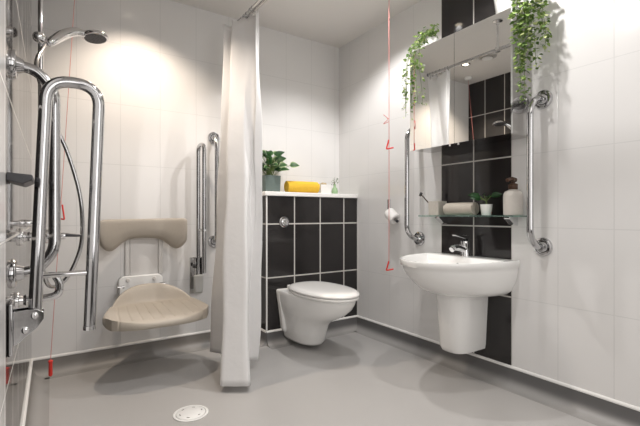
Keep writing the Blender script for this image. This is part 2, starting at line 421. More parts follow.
# ------------------------------------------------------------------ wash basin
BC = 1.56
def wshape(yc, hw, d, n=48, ex=2.15, side=.12):
    return [(XR-.001-(by0-y), yc+(x)) for x, y in dshape(0, by0, hw, d, n, ex, side)]
zt = .714
t = thing('wash_basin', 'white D-shaped wall-hung wash basin under the glass shelf', 'basin', (XR-.25, BC, .55))
outer = [(.505, .19, .30), (.512, .225, .335), (.535, .252, .385), (.575, .272, .44), (.62, .286, .49), (.655, .292, .515), (.674, .294, .522), (.680, .301, .535), (zt-.006, .303, .540), (zt, .299, .536)]
def bshape(hw, d, d0=0., ex=2.05, side=.07): return [(x-d0, y) for x, y in wshape(BC, hw, d-d0, ex=ex, side=side)]
rings = [[(x, y, z) for x, y in bshape(w, d)] for z, w, d in outer]
for hw, d0, d1, z in ((.272, .105, .512, zt-.001), (.267, .110, .507, zt-.006), (.252, .120, .492, zt-.03), (.225, .135, .46, zt-.08), (.17, .17, .40, zt-.115), (.08, .22, .33, zt-.128), (.022, .255, .295, zt-.131)):
    rings.append([(x, y, z) for x, y in bshape(hw, d1, d0, 2.3)])
bm = nb(); loft(bm, rings); obj('bowl', bm, M['ceramic'], t, angle=55)
obj('overflow_hole', lathe(nb(), [(0, 0), (.010, 0), (.010, .004), (.006, .005), (0, .005)], (XR-.147, BC, zt-.045), (-1, 0, .2), 18), M['darkmetal'], t)
obj('waste', lathe(nb(), [(0, 0), (.022, 0), (.022, .003), (.016, .006), (0, .006)], (XR-.275, BC, zt-.1315)), M['chrome'], t)
# semi pedestal
t2 = thing('semi_pedestal', 'white half pedestal hanging under the wash basin', 'pedestal', (XR-.15, BC, .15))
pr = [(.158, .070, .21, .5), (.163, .085, .235, .5), (.19, .090, .25, .5), (.35, .098, .262, .5), (.46, .104, .27, .5), (.5045, .106, .275, .5)]
bm = nb(); loft(bm, [[(x, y, z) for x, y in wshape(BC, w, d, ex=2.8, side=sd)] for z, w, d, sd in pr]); obj('shroud', bm, M['ceramic'], t2, angle=50)
# mixer tap
fx, fy, fz = XR-.072, BC, zt-.001
t = thing('mixer_tap', 'chrome single-lever mixer tap on the back of the basin', 'tap', (fx, fy, fz))
obj('body', lathe(nb(), [(.030, 0), (.031, .006), (.027, .012), (.026, .06), (.028, .088), (.026, .098), (0, .102)], (fx, fy, fz), (-.10, 0, 1)), M['chrome'], t)
obj('spout', tube(nb(), catmull([(fx-.005, fy, fz+.040), (fx-.055, fy, fz+.056), (fx-.105, fy, fz+.060), (fx-.132, fy, fz+.048)], 6), [.020]*10+[.018]*5+[.016]*4), M['chrome'], t)
bm = nb(); loft(bm, [[(fx+.018-u*.13, fy-w, fz+.100+u*.030), (fx+.018-u*.13, fy+w, fz+.100+u*.030), (fx+.018-u*.13, fy+w, fz+.100+u*.030+h), (fx+.018-u*.13, fy-w, fz+.100+u*.030+h)] for u, w, h in ((0, .016, .012), (.15, .024, .025), (.45, .021, .020), (.8, .016, .011), (1, .012, .007))])
obj('lever', bm, M['chrome'], t, bevel=.003)

# ------------------------------------------------------------------ mirror cabinet
MX, m0, m1, mz0, mz1 = 1.975, 1.19, 1.893, 1.39, 2.04
t = thing('mirror_cabinet', 'double-door mirrored bathroom cabinet above the basin', 'cabinet', (XR-.1, (m0+m1)/2, mz0))
bm = nb(); box(bm, (MX+.018, m0+.002, mz0+.003), (XR-.001, m1-.002, mz1-.002)); obj('carcass', bm, M['satin'], t, smooth=False, bevel=.002)
mid = (m0+m1)/2
for a, b in ((m0, mid-.0012), (mid+.0012, m1)):
    d = obj('mirror_door', B((MX, a, mz0), (MX+.017, b, mz1)), M['mirror'], t, smooth=False)
    hy = mid + (-.03 if b < mid else .03)
    obj('finger_pull', B((MX-.004, hy-.006, mz0-.014), (MX+.012, hy+.006, mz0-.0005)), M['chrome'], d, bevel=.002)

# ------------------------------------------------------------------ glass shelf and what stands on it
s0, s1, gz = 1.185, 1.895, .957
t = thing('glass_shelf', 'clear glass shelf on two chrome brackets above the basin', 'shelf', (XR-.06, (s0+s1)/2, gz))
obj('glass_panel', B((XR-.125, s0, gz), (XR-.004, s1, gz+.008)), M['glass'], t, smooth=False, bevel=.002)
for yy in (1.285, 1.77):
    bm = nb(); loft(bm, [[(x, yy-w, z0), (x, yy+w, z0), (x, yy+w, z1), (x, yy-w, z1)] for x, w, z0, z1 in ((XR-.0005, .018, gz-.050, gz+.013), (XR-.03, .019, gz-.046, gz+.013), (XR-.085, .018, gz-.010, gz+.012))])
    obj('bracket', bm, M['chrome'], t, bevel=.003)
SZ = gz+.0085
t = thing('toothbrush_holder', 'square stoneware beaker holding a toothbrush, left end of the glass shelf', 'beaker', (2.10, 1.775, SZ))
obj('beaker', sqpot(nb(), 2.105, 1.775, SZ, .040, .042, .092), M['stone'], t, bevel=.004)
o = tube(nb(), [(2.115, 1.78, SZ+.01), (2.06, 1.85, SZ+.118), (2.05, 1.863, SZ+.135)], [.004, .0035, .003], 8)
o = obj('toothbrush', o, M['wood'], label='dark-handled toothbrush leaning in the stoneware beaker', category='toothbrush')
bm = nb(); box(bm, (-.006, -.005, -.013), (.006, .007, .013))
bmesh.ops.transform(bm, matrix=Matrix.Translation((2.048, 1.866, SZ+.139)) @ Matrix.Rotation(.6, 4, 'X'), verts=bm.verts[:])
obj('bristles', bm, M['darkmetal'], o)
towel_roll('rolled_towel', 'beige towel rolled up on the glass shelf', (2.095, 1.585, SZ+.042), (0.05, -1, 0), .098, .0455, M['towel_beige'])
px, py = 2.10, 1.415
t = thing('potted_plant', 'tiny plant in a small white pot on the glass shelf', 'plant', (px, py, SZ))
obj('pot', lathe(nb(), [(.024, 0), (.026, .002), (.034, .062), (.034, .064), (.031, .064), (.030, .055), (0, .055)], (px, py, SZ)), M['potwhite'], t)
L = Leaves(); st = nb(); random.seed(21)
for a, rr, hh in ((PI*.6, .08, .075), (PI*.9, .07, .065), (PI*.55, .065, .055), (PI*.8, .05, .045), (PI*1.2, .045, .06), (PI*1.75, .04, .065), (PI*.3, .04, .075), (PI*1.5, .045, .07)):
    tip = V((px+math.cos(a)*rr*.5, py+math.sin(a)*rr*.7, SZ+.06+hh*.75)); tube(st, catmull([(px, py, SZ+.054), (px, py, SZ+.08), tip], 4), .0016, 6)
    L.leaf(tip, (math.cos(a), math.sin(a), .25), (-.9, -.5, .6), .060, .034, random.uniform(0, .25), .3, .3, 5)
obj('stems', st, M['stem'], t); finish_leaves(L, 'leaves', M['broadleaf'], t)
px, py = 2.10, 1.252
t = thing('soap_dispenser', 'beige clay bottle with a dark wooden pump top at the right of the shelf', 'dispenser', (px, py, SZ))
obj('bottle', lathe(nb(), [(.045, 0), (.049, .004), (.050, .10), (.048, .118), (.040, .130), (.026, .138), (.019, .142), (0, .142)], (px, py, SZ), seg=36), M['bottle'], t)
obj('collar', lathe(nb(), [(.022, 0), (.024, .003), (.024, .028), (.016, .032), (.010, .033), (.010, .046), (0, .046)], (px, py, SZ+.142)), M['wood'], t)
obj('nozzle', tube(nb(), fillet([(px+.020, py, SZ+.194), (px-.02, py-.0, SZ+.198), (px-.055, py, SZ+.190)], .01), [.013]*3+[.010]*8), M['wood'], t)

# ------------------------------------------------------------------ grab rails
def flange(p, axis, R=.045):
    bm = nb(); lathe(bm, [(0, 0), (R, 0), (R, .004), (R*.93, .010), (R*.80, .012), (R*.74, .007), (R*.62, .008), (R*.5, .022), (.019, .030), (0, .030)], p, axis, 32); return bm
def grab_rail(label, a, b, out, stand, r=.0165, group=None, bend=.09, R=.045):
    """vertical rail between wall points a (top) and b (bottom); out = outward unit vector"""
    a, b, out = V(a), V(b), V(out); t = thing('grab_rail', label, 'rail', tuple(b), group)
    u = (b-a).normalized()
    path = fillet([a+out*.004, a+out*stand*.55+u*.004, a+out*stand+u*.06, b+out*stand-u*.06, b+out*stand*.55-u*.004, b+out*.004], .06, 8)
    obj('tube', tube(nb(), path, r, 18), M['steel'], t)
    obj('flange', flange(a, out, R), M['steel'], t); obj('flange', flange(b, out, R), M['steel'], t); return t
grab_rail('polished grab rail on the wall right of the basin', (XR, 1.130, 1.582), (XR, 1.130, .798), (-1, 0, 0), .128, R=.050)
grab_rail('polished grab rail on the wall left of the basin, partly behind the mirror cabinet', (XR, 1.995, 1.582), (XR, 1.995, .80), (-1, 0, 0), .128, R=.050)
grab_rail('polished grab rail on the shower back wall, mostly behind the curtain', (1.012, YB, 1.545), (1.012, YB, .77), (0, -1, 0), .07)
grab_rail('polished grab rail on the left wall, behind the folded-up support rail', (XL, 1.54, 1.425), (XL, 1.54, .79), (1, 0, 0), .108)

# folding support rail by the left wall, folded up
sy = 1.42
t = thing('support_rail', 'large folded-up chrome support rail hinged to the left wall', 'rail', (XL, sy, .6))
ia, ib, oa, ob = V((-.040, sy, .685)), V((-.012, sy, 1.365)), V((.097, sy, .622)), V((.124, sy, 1.365))
obj('loop_tube', tube(nb(), fillet([ia, ib, ob, oa], .066, 14), .0168, 20), M['steel'], t)
obj('end_cap', lathe(nb(), [(0, 0), (.0178, 0), (.0178, .012), (.0165, .013)], oa+V((0, 0, -.004))), M['chrome'], t)
obj('cross_bar', tube(nb(), [(-.035, sy, .792), (.100, sy, .792)], .0085), M['chrome'], t)
bm = nb(); prof = [(XL+.012, .605), (XL+.012, .700), (-.035, .702), (-.018, .690), (-.018, .672), (-.034, .648), (-.060, .628), (-.075, .612)]
for y_ in (sy-.026, sy+.022):
    loft(bm, [[(x, y_, z) for x, z in prof], [(x, y_+.004, z) for x, z in prof]])
obj('hinge_bracket', bm, M['chrome'], t, bevel=.001, angle=30)
obj('wall_plate', B((XL, sy-.04, .58), (XL+.012, sy+.04, .725)), M['steel'], t, bevel=.004)
for (x, z) in ((-.040, .684), (-.062, .646)):
    obj('bolt', lathe(nb(), [(0, 0), (.009, 0), (.009, .003), (.005, .006), (0, .006)], (x, sy-.026, z), (0, -1, 0), 18), M['chrome'], t)
# bent chrome bar just below
t = thing('towel_hook', 'short bent chrome bar on the left wall below the grab rail', 'hook', (XL, 1.70, .70))
obj('arm', tube(nb(), fillet([(XL+.003, 1.66, .685), (-.02, 1.66, .685), (.020, 1.66, .692), (.026, 1.66, .73), (.008, 1.66, .765)], .035), .0125), M['chrome'], t)
obj('wall_flange', flange((XL, 1.66, .685), (1, 0, 0), .030), M['chrome'], t)

# rail folded up on the shower back wall
rx = .878
t = thing('support_rail', 'narrow folded-up chrome support rail on the shower back wall beside the seat', 'rail', (rx, YB, .4))
obj('loop_tube', tube(nb(), fillet([(rx, 2.90, .52), (rx, 2.90, 1.465), (rx+.01, 2.80, 1.465), (rx+.01, 2.80, .56)], .058, 10), .0150, 16), M['steel'], t)
obj('spacer', tube(nb(), [(rx, 2.90, .86), (rx+.01, 2.78, .86)], .008), M['chrome'], t)
obj('back_plate', B((rx-.045, YB-.012, .40), (rx+.045, YB, .66)), M['satin'], t, bevel=.004)
bm = nb(); prof = [(YB-.012, .52), (YB-.012, .655), (2.885, .66), (2.87, .63), (2.875, .55), (2.90, .52)]
for xx in (rx-.026, rx+.022): loft(bm, [[(xx, y, z) for y, z in prof], [(xx+.004, y, z) for y, z in prof]])
obj('hinge_bracket', bm, M['chrome'], t)
obj('knob', lathe(nb(), [(0, 0), (.015, 0), (.017, .006), (.012, .016), (0, .018)], (rx-.026, 2.885, .605), (-1, 0, 0), 20), M['darkmetal'], t)
bm = nb(); loft(bm, [[(rx-.045, y, z), (rx+.02, y, z), (rx+.02, y, z+h), (rx-.045, y, z+h)] for y, z, h in ((2.84, .415, .13), (2.875, .415, .13))])
obj('leg_cover', bm, M['clear'], t, bevel=.012)

# ------------------------------------------------------------------ shower seat
t = thing('shower_chair', 'grey-beige fold-down shower seat with arched backrest on the back wall', 'shower chair', (.53, YB, .34))
scx = .545
def seat_pt(u, v, top):
    # u -1..1 across, v 0 (wall) .. 1 (front)
    w = .310*(1-.12*(1-v)**2.2)
    back = .0; x = scx + u*w - .01*v
    if True:
        yb = 2.885 - .20*(abs(u)**3) ; yf = 2.385 + .16*max(0, abs(u)-.25)**2.2
        y = yb + (yf-yb)*v
    q_ = max(0, min(1, (v-.045)/.11)); lip = .108*max(0, 1-abs(u/.86)**2.4)**.8 * (1-q_*q_*(3-2*q_))
    z = .402 - .020*v + .012*abs(u)**3
    if top:
        ed = max(abs(u), v, 0); e = min(1, max(0, (ed-.87)/.13)); z = z + lip - .026*(1-math.sqrt(max(0, 1-e*e)))
        if v < .93 and abs(u) < .86 and v > .2:
            g = abs(((u*5.5+.5) % 1)-.5); z -= .0045*max(0, 1-abs(g-.0)*10)
    else:
        z = z - .062 + lip*.9*(v < .12); 
        ed = max(abs(u), v); e = min(1, max(0, (ed-.84)/.16)); z += .026*(1-math.sqrt(max(0, 1-e*e)))
    return V((x, y, z))
bm = nb(); nu, nv = 120, 70
def squircle(a, b):
    # map square grid to rounded outline (soft corners at the front only)
    v = (b+1)/2; return a*math.sqrt(1-.5*max(0, b)**2*.55), v*(1-.10*abs(a)**3)
G = []
for top in (True, False):
    G.append([[bm.verts.new(seat_pt(*squircle(-1+2*i/nu, -1+2*j/nv), top)) for i in range(nu+1)] for j in range(nv+1)])
for g in G:
    for j in range(nv):
        for i in range(nu): bm.faces.new((g[j][i], g[j][i+1], g[j+1][i+1], g[j+1][i]))
bd = [(0, i) for i in range(nu)]+[(j, nu) for j in range(nv)]+[(nv, i) for i in range(nu, 0, -1)]+[(j, 0) for j in range(nv, 0, -1)]
for a, b in zip(bd, bd[1:]+bd[:1]): bm.faces.new((G[0][a[0]][a[1]], G[0][b[0]][b[1]], G[1][b[0]][b[1]], G[1][a[0]][a[1]]))
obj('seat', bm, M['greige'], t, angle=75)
bm = nb(); rings = []
n = 48; x0, x1 = .252, .782
for i in range(n+1):
    u = -1+2*i/n; x = (x0+x1)/2 + u*(x1-x0)/2; yc = 2.905 - .055*abs(u)**2.2
    zt_ = .942 + .004*u; zb = .812 - .078*math.exp(-((abs(u)-.78)/.28)**2); e = max(0, (abs(u)-.90)/.10); sh = 1-.12*e*e
    th = .022; zc = (zt_+zb)/2; hh = (zt_-zb)/2*sh; ring = []
    for k in range(24):
        a = 2*PI*k/24; c, s = math.cos(a), math.sin(a)
        ring.append((x, yc+th*math.copysign(abs(c)**.55, c)*(1-.35*e*e)+(.030*max(0, -s)**1.5), zc+hh*math.copysign(abs(s)**.35, s)))
    rings.append(ring)
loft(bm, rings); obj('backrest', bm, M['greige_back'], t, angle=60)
bm = nb()
for a, b in (((.405, 2.945, .56), (.435, YB, .83)), ((.615, 2.945, .56), (.645, YB, .83)), ((.405, 2.945, .80), (.645, YB, .90))): box(bm, a, b)
obj('back_frame', bm, M['lightgrey'], t, bevel=.006)
bm = nb(); box(bm, (.438, 2.95, .56), (.612, YB, .80)); obj('back_panel', bm, M['lightgrey'], t)
bm = nb(); loft(bm, [[(x, y, z) for x, z in ((.365, .45), (.365, .54), (.385, .562), (.62, .562), (.64, .54), (.64, .45))] for y in (2.925, YB)])
obj('mounting_plate', bm, M['white_plastic'], t, bevel=.006)
for x in (.42, .585): obj('cap', lathe(nb(), [(0, 0), (.013, 0), (.013, .004), (.010, .007), (0, .007)], (x, 2.925, .535), (0, -1, 0), 20), M['lightgrey'], t)
for x in (.375, .63):
    obj('hinge_pin', tube(nb(), [(x-.020, 2.90, .498), (x+.020, 2.90, .498)], .010), M['chrome'], t)
    obj('hinge_arm', B((x-.008, 2.885, .42), (x+.008, 2.925, .495)), M['white_plastic'], t, bevel=.003)

# ------------------------------------------------------------------ shower: riser rail, head, hose, valve
ry = 2.30; rX = -.042
t = thing('shower_riser', 'slim vertical chrome riser rail of the shower on the left wall', 'rail', (rX, ry, .95))
obj('rail', tube(nb(), [(rX, ry, .90), (rX, ry, 2.35)], .0115), M['chrome'], t)
for z in (.93, 2.32): obj('wall_bracket', lathe(nb(), [(.018, 0), (.018, .02), (.012, .03), (.012, .055), (0, .062)], (XL, ry, z), (1, 0, 0)), M['chrome'], t)
obj('slider', lathe(nb(), [(0, -.016), (.010, -.014), (.019, -.007), (.025, .004), (.026, .02), (.026, .045), (.022, .05), (0, .05)], (rX-.012, ry-.034, 1.79), (.6, 1, 0)), M['chrome'], t)
t = thing('hand_shower', 'chrome hand shower with round head in the riser holder', 'hand shower', (.1, 2.35, 1.8))
pth = catmull([(-.014, ry-.02, 1.772), (.01, ry-.005, 1.798), (.05, 2.335, 1.85), (.10, 2.36, 1.885), (.15, 2.38, 1.893)], 6)
obj('handle', tube(nb(), pth, [.014+.007*math.sin(PI*k/(len(pth)-1))+.002 for k in range(len(pth))]), M['chrome'], t)
ax = V((.10, -.10, -1)).normalized(); hc = V((.187, 2.39, 1.905))
obj('head', lathe(nb(), [(0, -.012), (.03, -.010), (.056, .004), (.062, .014), (.062, .020), (.057, .024), (0, .024)], hc, ax, 36), M['chrome'], t)
bm = nb(); lathe(bm, [(0, 0), (.052, 0), (.050, .003), (0, .003)], hc+ax*.024, ax, 30)
a1 = ax.orthogonal().normalized(); a2 = ax.cross(a1)
for rr, nn in ((.015, 6), (.029, 12), (.042, 18)):
    for k in range(nn):
        q = hc+ax*.026+(a1*math.cos(2*PI*k/nn)+a2*math.sin(2*PI*k/nn))*rr; lathe(bm, [(.0022, 0), (.0016, .004)], q, ax, 6)
obj('spray_plate', bm, M['darkmetal'], t)
hose = catmull([(-.022, ry-.028, 1.765), (-.035, 2.22, 1.72), (-.055, 2.12, 1.62), (-.035, 2.06, 1.50), (.005, 2.03, 1.36), (.055, 2.03, 1.24), (.098, 2.04, 1.08), (.112, 2.05, .95), (.105, 2.06, .82), (.06, 2.08, .70), (.01, 2.08, .66), (-.02, 2.0, .70), (-.045, 1.93, .84)], 8)
obj('shower_hose', tube(nb(), hose, .0085, 12), M['steel'], label='flexible chrome shower hose hanging in a loop by the left wall', category='hose')
t = thing('shower_valve', 'chrome shower mixer valve with lever on the left wall', 'valve', (XL, 1.9, .9))
vy, vz = 1.90, .885
obj('wall_flange', flange((XL, vy, vz), (1, 0, 0), .034), M['chrome'], t)
obj('body', lathe(nb(), [(.016, 0), (.016, .03), (.026, .034), (.028, .075), (.024, .10), (.015, .105), (.013, .13), (0, .13)], (XL+.015, vy, vz), (1, 0, 0)), M['chrome'], t)
obj('crossbar', tube(nb(), [(-.045, vy-.04, vz), (-.045, vy+.10, vz)], .016), M['chrome'], t)
for s in (1,): obj('knob', lathe(nb(), [(.02, 0), (.026, .004), (.026, .035), (.022, .04), (0, .04)], (-.045, vy+s*.10, vz), (0, s, 0)), M['chrome'], t)
obj('lever', tube(nb(), [(.04, vy, vz+.004), (.085, vy, vz+.0), (.10, vy, vz)], [.008, .006, .004]), M['darkmetal'], t)
# soap tray
bm = nb(); prof = [(XL+.001, 1.080), (-.043, 1.076), (-.043, 1.062), (-.064, 1.050), (XL+.001, 1.060)]
loft(bm, [[(x, y, z) for x, z in prof] for y in (1.33, 1.50)])
obj('soap_tray', bm, M['darkmetal'], bevel=.003, label='small dark grey soap tray on the left wall behind the folded support rail', category='tray')

# ------------------------------------------------------------------ pull cords
def hook(bm, c, d, s=.036):
    """open triangular pull handle, d = horizontal direction in its plane"""
    c, d = V(c), V(d); z = V((0, 0, 1))
    tube(bm, fillet([c+z*s*.9, c-d*s*.45-z*s*.8, c+d*s*.85-z*s*.55], .006, 4), .0048, 8); return bm
cx_, cy_ = 1.857, 1.968; nrm = V((.83, -.55, 0))
t = thing('pull_cord', 'red emergency pull cord hanging by the right wall, left of the basin', 'cord', (cx_, cy_, .6))
obj('ceiling_rose', lathe(nb(), [(.038, 0), (.04, .004), (.036, .022), (.02, .03), (0, .03)], (cx_, cy_, H-.001), (0, 0, -1)), M['white_plastic'], t)
obj('cord', tube(nb(), [(cx_, cy_, H-.03), (cx_, cy_, 1.0), (cx_-.001, cy_, .645)], .0021, 8), M['cord'], t)
obj('knot', tube(nb(), catmull([(cx_, cy_, 1.60), (cx_-.03, cy_+.02, 1.63), (cx_-.012, cy_, 1.60), (cx_-.03, cy_+.02, 1.57), (cx_, cy_, 1.585)], 6), .0022, 8), M['cord'], t)
obj('pull_handle', hook(nb(), (cx_-.002, cy_, 1.432), nrm), M['red'], t)
obj('pull_handle', hook(nb(), (cx_-.002, cy_, .63), nrm), M['red'], t)
t = thing('pull_cord', 'red emergency pull cord slanting down the shower corner, with a red bobbin near the floor', 'cord', (0, 2.7, .08))
A_ = V((.125, 2.80, H-.03)); Z_ = V((-.005, 2.66, .168)); 
obj('ceiling_rose', lathe(nb(), [(.038, 0), (.04, .004), (.036, .022), (.02, .03), (0, .03)], (A_.x, A_.y, H-.001), (0, 0, -1)), M['white_plastic'], t)
obj('cord', tube(nb(), [A_, A_*.5+Z_*.5, Z_], .0015, 8), M['cord'], t)
mid_ = A_+(Z_-A_)*((H-.03-1.01)/(H-.03-.19))
obj('pull_handle', tube(nb(), fillet([mid_+V((0, 0, .05)), mid_+V((-.014, .009, -.045)), mid_+V((.018, -.012, -.055)), mid_+V((.008, -.005, .03))], .008, 4), .0045, 8), M['red'], t)
obj('bobbin', lathe(nb(), [(.004, 0), (.010, .008), (.009, .07), (.012, .085), (.006, .09)], Z_-V((0, 0, .085))), M['red'], t)

# ------------------------------------------------------------------ toilet roll holder
t = thing('toilet_roll_holder', 'chrome toilet roll holder on the right wall', 'holder', (XR, 2.25, .93))
hy_ = 2.255
obj('post', tube(nb(), [(XR-.05, hy_, .99), (XR-.05, hy_, 1.085)], .012), M['chrome'], t)
obj('arm', tube(nb(), fillet([(XR-.001, hy_+.02, 1.0), (XR-.05, hy_+.02, 1.0), (XR-.05, hy_, .985), (XR-.05, hy_-.08, .925)], .02), .007), M['chrome'], t)
obj('end_knob', lathe(nb(), [(0, 0), (.010, 0), (.012, .006), (.010, .014), (0, .015)], (XR-.05, hy_-.078, .925), (0, -.8, -.3)), M['darkmetal'], t)
bm = nb(); d_ = V((0, -.8, -.6)).normalized()
lathe(bm, [(.020, 0), (.042, 0), (.043, .004), (.043, .084), (.042, .088), (.020, .088), (.020, 0)], V((XR-.05, hy_-.0, .985))-d_*.002, d_, 32, cap=False)
obj('toilet_roll', bm, M['paper'], label='white toilet roll hanging tilted on the chrome holder', category='toilet roll')

# ------------------------------------------------------------------ curtain rail and curtain
RX, RZ = 1.048, 2.262
t = thing('curtain_rail', 'chrome shower curtain rail hanging from the ceiling', 'rail', (RX, 1.0, RZ))
obj('pole', tube(nb(), [(RX, -.6, RZ), (RX, 2.55, RZ)], .0115), M['steel'], t)
obj('track', tube(nb(), [(RX+.014, -.6, RZ-.014), (RX+.014, 2.53, RZ-.014)], .007), M['satin'], t)
obj('end_cap', lathe(nb(), [(0, 0), (.012, 0), (.014, .004), (.014, .016), (0, .018)], (RX, 2.545, RZ), (0, 1, 0)), M['darkmetal'], t)
for yy in (1.855, -.3):
    s_ = obj('ceiling_post', tube(nb(), [(RX, yy, RZ-.012), (RX, yy, H-.002)], .009), M['chrome'], t)
    obj('ceiling_flange', lathe(nb(), [(.036, 0), (.036, .006), (.014, .014), (.012, .03), (0, .03)], (RX, yy, H-.001), (0, 0, -1)), M['chrome'], s_)
    obj('clamp', lathe(nb(), [(0, 0), (.02, 0), (.02, .035), (0, .035)], (RX, yy, RZ-.02)), M['chrome'], s_)
TP = [(.955, 2.600), (1.030, 2.575), (.978, 2.515), (1.040, 2.440), (1.052, 2.385), (1.080, 2.320), (1.05, 2.305)]
BP = [(.885, 2.665), (.985, 2.48), (.762, 2.130), (.895, 2.040), (1.02, 2.36), (1.085, 2.335), (1.07, 2.38)]
MP = [(.925, 2.62), (1.00, 2.53), (.895, 2.40), (.985, 2.30), (1.05, 2.36), (1.10, 2.30), (1.06, 2.33)]
bm = nb(); nz = 70; ns = 10
def sc(P):
    P = [V((x, y, 0)) for x, y in P]; out = []
    for i in range(len(P)-1):
        for k in range(ns): out.append(P[i].lerp(P[i+1], k/ns))
    out.append(P[-1])
    for _ in range(1): out = [out[0]]+[(out[i-1]+out[i]*2+out[i+1])/4 for i in range(1, len(out)-1)]+[out[-1]]
    return out
tc_, mc_, bc_ = sc(TP), sc(MP), sc(BP); rows = []
ztop, zbot = 2.235, .035
for j in range(nz+1):
    v = j/nz; row = []
    for i, (a, m_, b) in enumerate(zip(tc_, mc_, bc_)):
        u = i/(len(tc_)-1)
        # quadratic through top, middle, bottom
        p = a*(2*(v-.5)*(v-1)) + m_*(-4*v*(v-1)) + b*(2*v*(v-.5))
        wv = .006*math.sin(u*23+v*5)*math.sin(v*9+u*4) + .004*math.sin(v*21+u*9)
        p = p + V((.8, -.5, 0))*wv
        zb_ = zbot + (.0 if .2 < u < .6 else .015)
        row.append(bm.verts.new((p.x, p.y, ztop - (ztop-zb_)*v + (.008*math.cos(u*6*2*PI) if j == 0 else 0))))
    rows.append(row)
for A, C in zip(rows, rows[1:]):
    for k in range(len(A)-1): bm.faces.new((A[k], A[k+1], C[k+1], C[k]))
cu = obj('shower_curtain', bm, M['curtain'], angle=180, label='long white shower curtain gathered at the end of its ceiling rail', category='curtain')
sd = cu.modifiers.new('thick', 'SOLIDIFY'); sd.thickness = .0016
bm = nb()
hooks = None
for k, yy in enumerate((2.53, 2.50, 2.46, 2.42, 2.36, 2.33)):
    h_ = tube(nb(), [(RX+.014*math.cos(a), yy+.002*a, RZ-.008+.022*math.sin(a)) for a in [q*.35 for q in range(-3, 13)]], .0022, 8)
    if k == 0: tube(h_, fillet([(RX, yy, RZ-.03), (RX, yy, RZ-.045), (RX+.012, yy-.01, RZ-.055)], .006, 3), .002, 6)
    o = obj('curtain_hook', h_, M['steel'], label='small steel hook holding the white curtain to its rail', category='hook', group='curtain hooks on the shower rail')

# ------------------------------------------------------------------ trailing ivy on the cabinet
def ivy(label, pot, strands, seed, dens=1., ps=1., ls=1.):
    random.seed(seed); pxx, pyy = pot; z0 = mz1
    t = thing('trailing_ivy', label, 'plant', (pxx, pyy, z0), None)
    obj('pot', lathe(nb(), [(r*ps, h*ps) for r, h in ((.042, 0), (.044, .003), (.056, .098), (.056, .104), (.051, .104), (.049, .09), (0, .09))], (pxx, pyy, z0)), M['potwhite'], t)
    L = Leaves(); st = nb()
    for S in strands:
        P = catmull([(pxx+random.uniform(-.02, .02), pyy+random.uniform(-.02, .02), z0+.092)]+[tuple(c+random.uniform(-.006, .006) for c in q) for q in S], 8)
        tube(st, P, .0014, 5)
        for q in range(2, len(P)):
            seg = (P[q]-P[q-1]).length; cnt = max(1, int(seg/.0052*dens*random.uniform(.7, 1.3)))
            tap = 1 if q < len(P)-8 else .55+.45*(len(P)-q)/8
            for j in range(cnt):
                b = random.uniform(0, 2*PI); p = P[q-1].lerp(P[q], random.random())
                d = V((math.cos(b), math.sin(b), random.uniform(-.9, .35)))
                p = p + d*random.uniform(.003, .022)
                if p.x > XR-.02: continue
                if MX-.02 < p.x and m0-.02 < p.y < m1+.02 and p.z < mz1+.004:
                    continue
                if p.x < MX and m0-.02 < p.y < m1+.02 and p.z < mz1: d.x = -abs(d.x)
                if p.z > mz1 and p.z < mz1+.04 and d.z < 0: d.z = .1
                L.leaf(p, d, (random.uniform(-.4, .4), random.uniform(-.4, .4), 1), random.uniform(.018, .031)*tap*ls, random.uniform(.017, .028)*tap*ls, random.choice([.1, .3, .45, .6, .75, .95]), .15, .25, 3)
    obj('vines', st, M['stem'], t); finish_leaves(L, 'foliage', M['ivy'], t)
fX = MX-.022
ivy('ivy trailing in thin strands over the left end of the mirror cabinet', (2.07, 1.80),
    [[(2.03, 1.78, 2.16), (1.99, 1.80, 2.15), (fX+.01, 1.85, 2.08), (fX, 1.89, 1.98), (fX, 1.905, 1.84), (fX, 1.91, 1.62)],
     [(2.0, 1.77, 2.14), (fX+.01, 1.83, 2.08), (fX, 1.885, 2.00), (fX, 1.90, 1.88), (fX, 1.91, 1.72)],
     [(2.02, 1.74, 2.14), (1.99, 1.77, 2.12), (1.98, 1.80, 2.08), (fX, 1.83, 2.02), (fX, 1.83, 1.92), (fX, 1.82, 1.78), (fX, 1.80, 1.68)],
     [(2.03, 1.80, 2.13), (fX+.02, 1.85, 2.07), (fX, 1.90, 1.97), (fX, 1.90, 1.82), (fX, 1.91, 1.66)],
     [(2.04, 1.745, 2.16), (2.01, 1.72, 2.17), (1.99, 1.715, 2.13)],
     [(2.03, 1.82, 2.15), (1.98, 1.85, 2.10), (fX+.005, 1.86, 2.03), (fX, 1.86, 1.93)]], 4, .75, .72, .95)
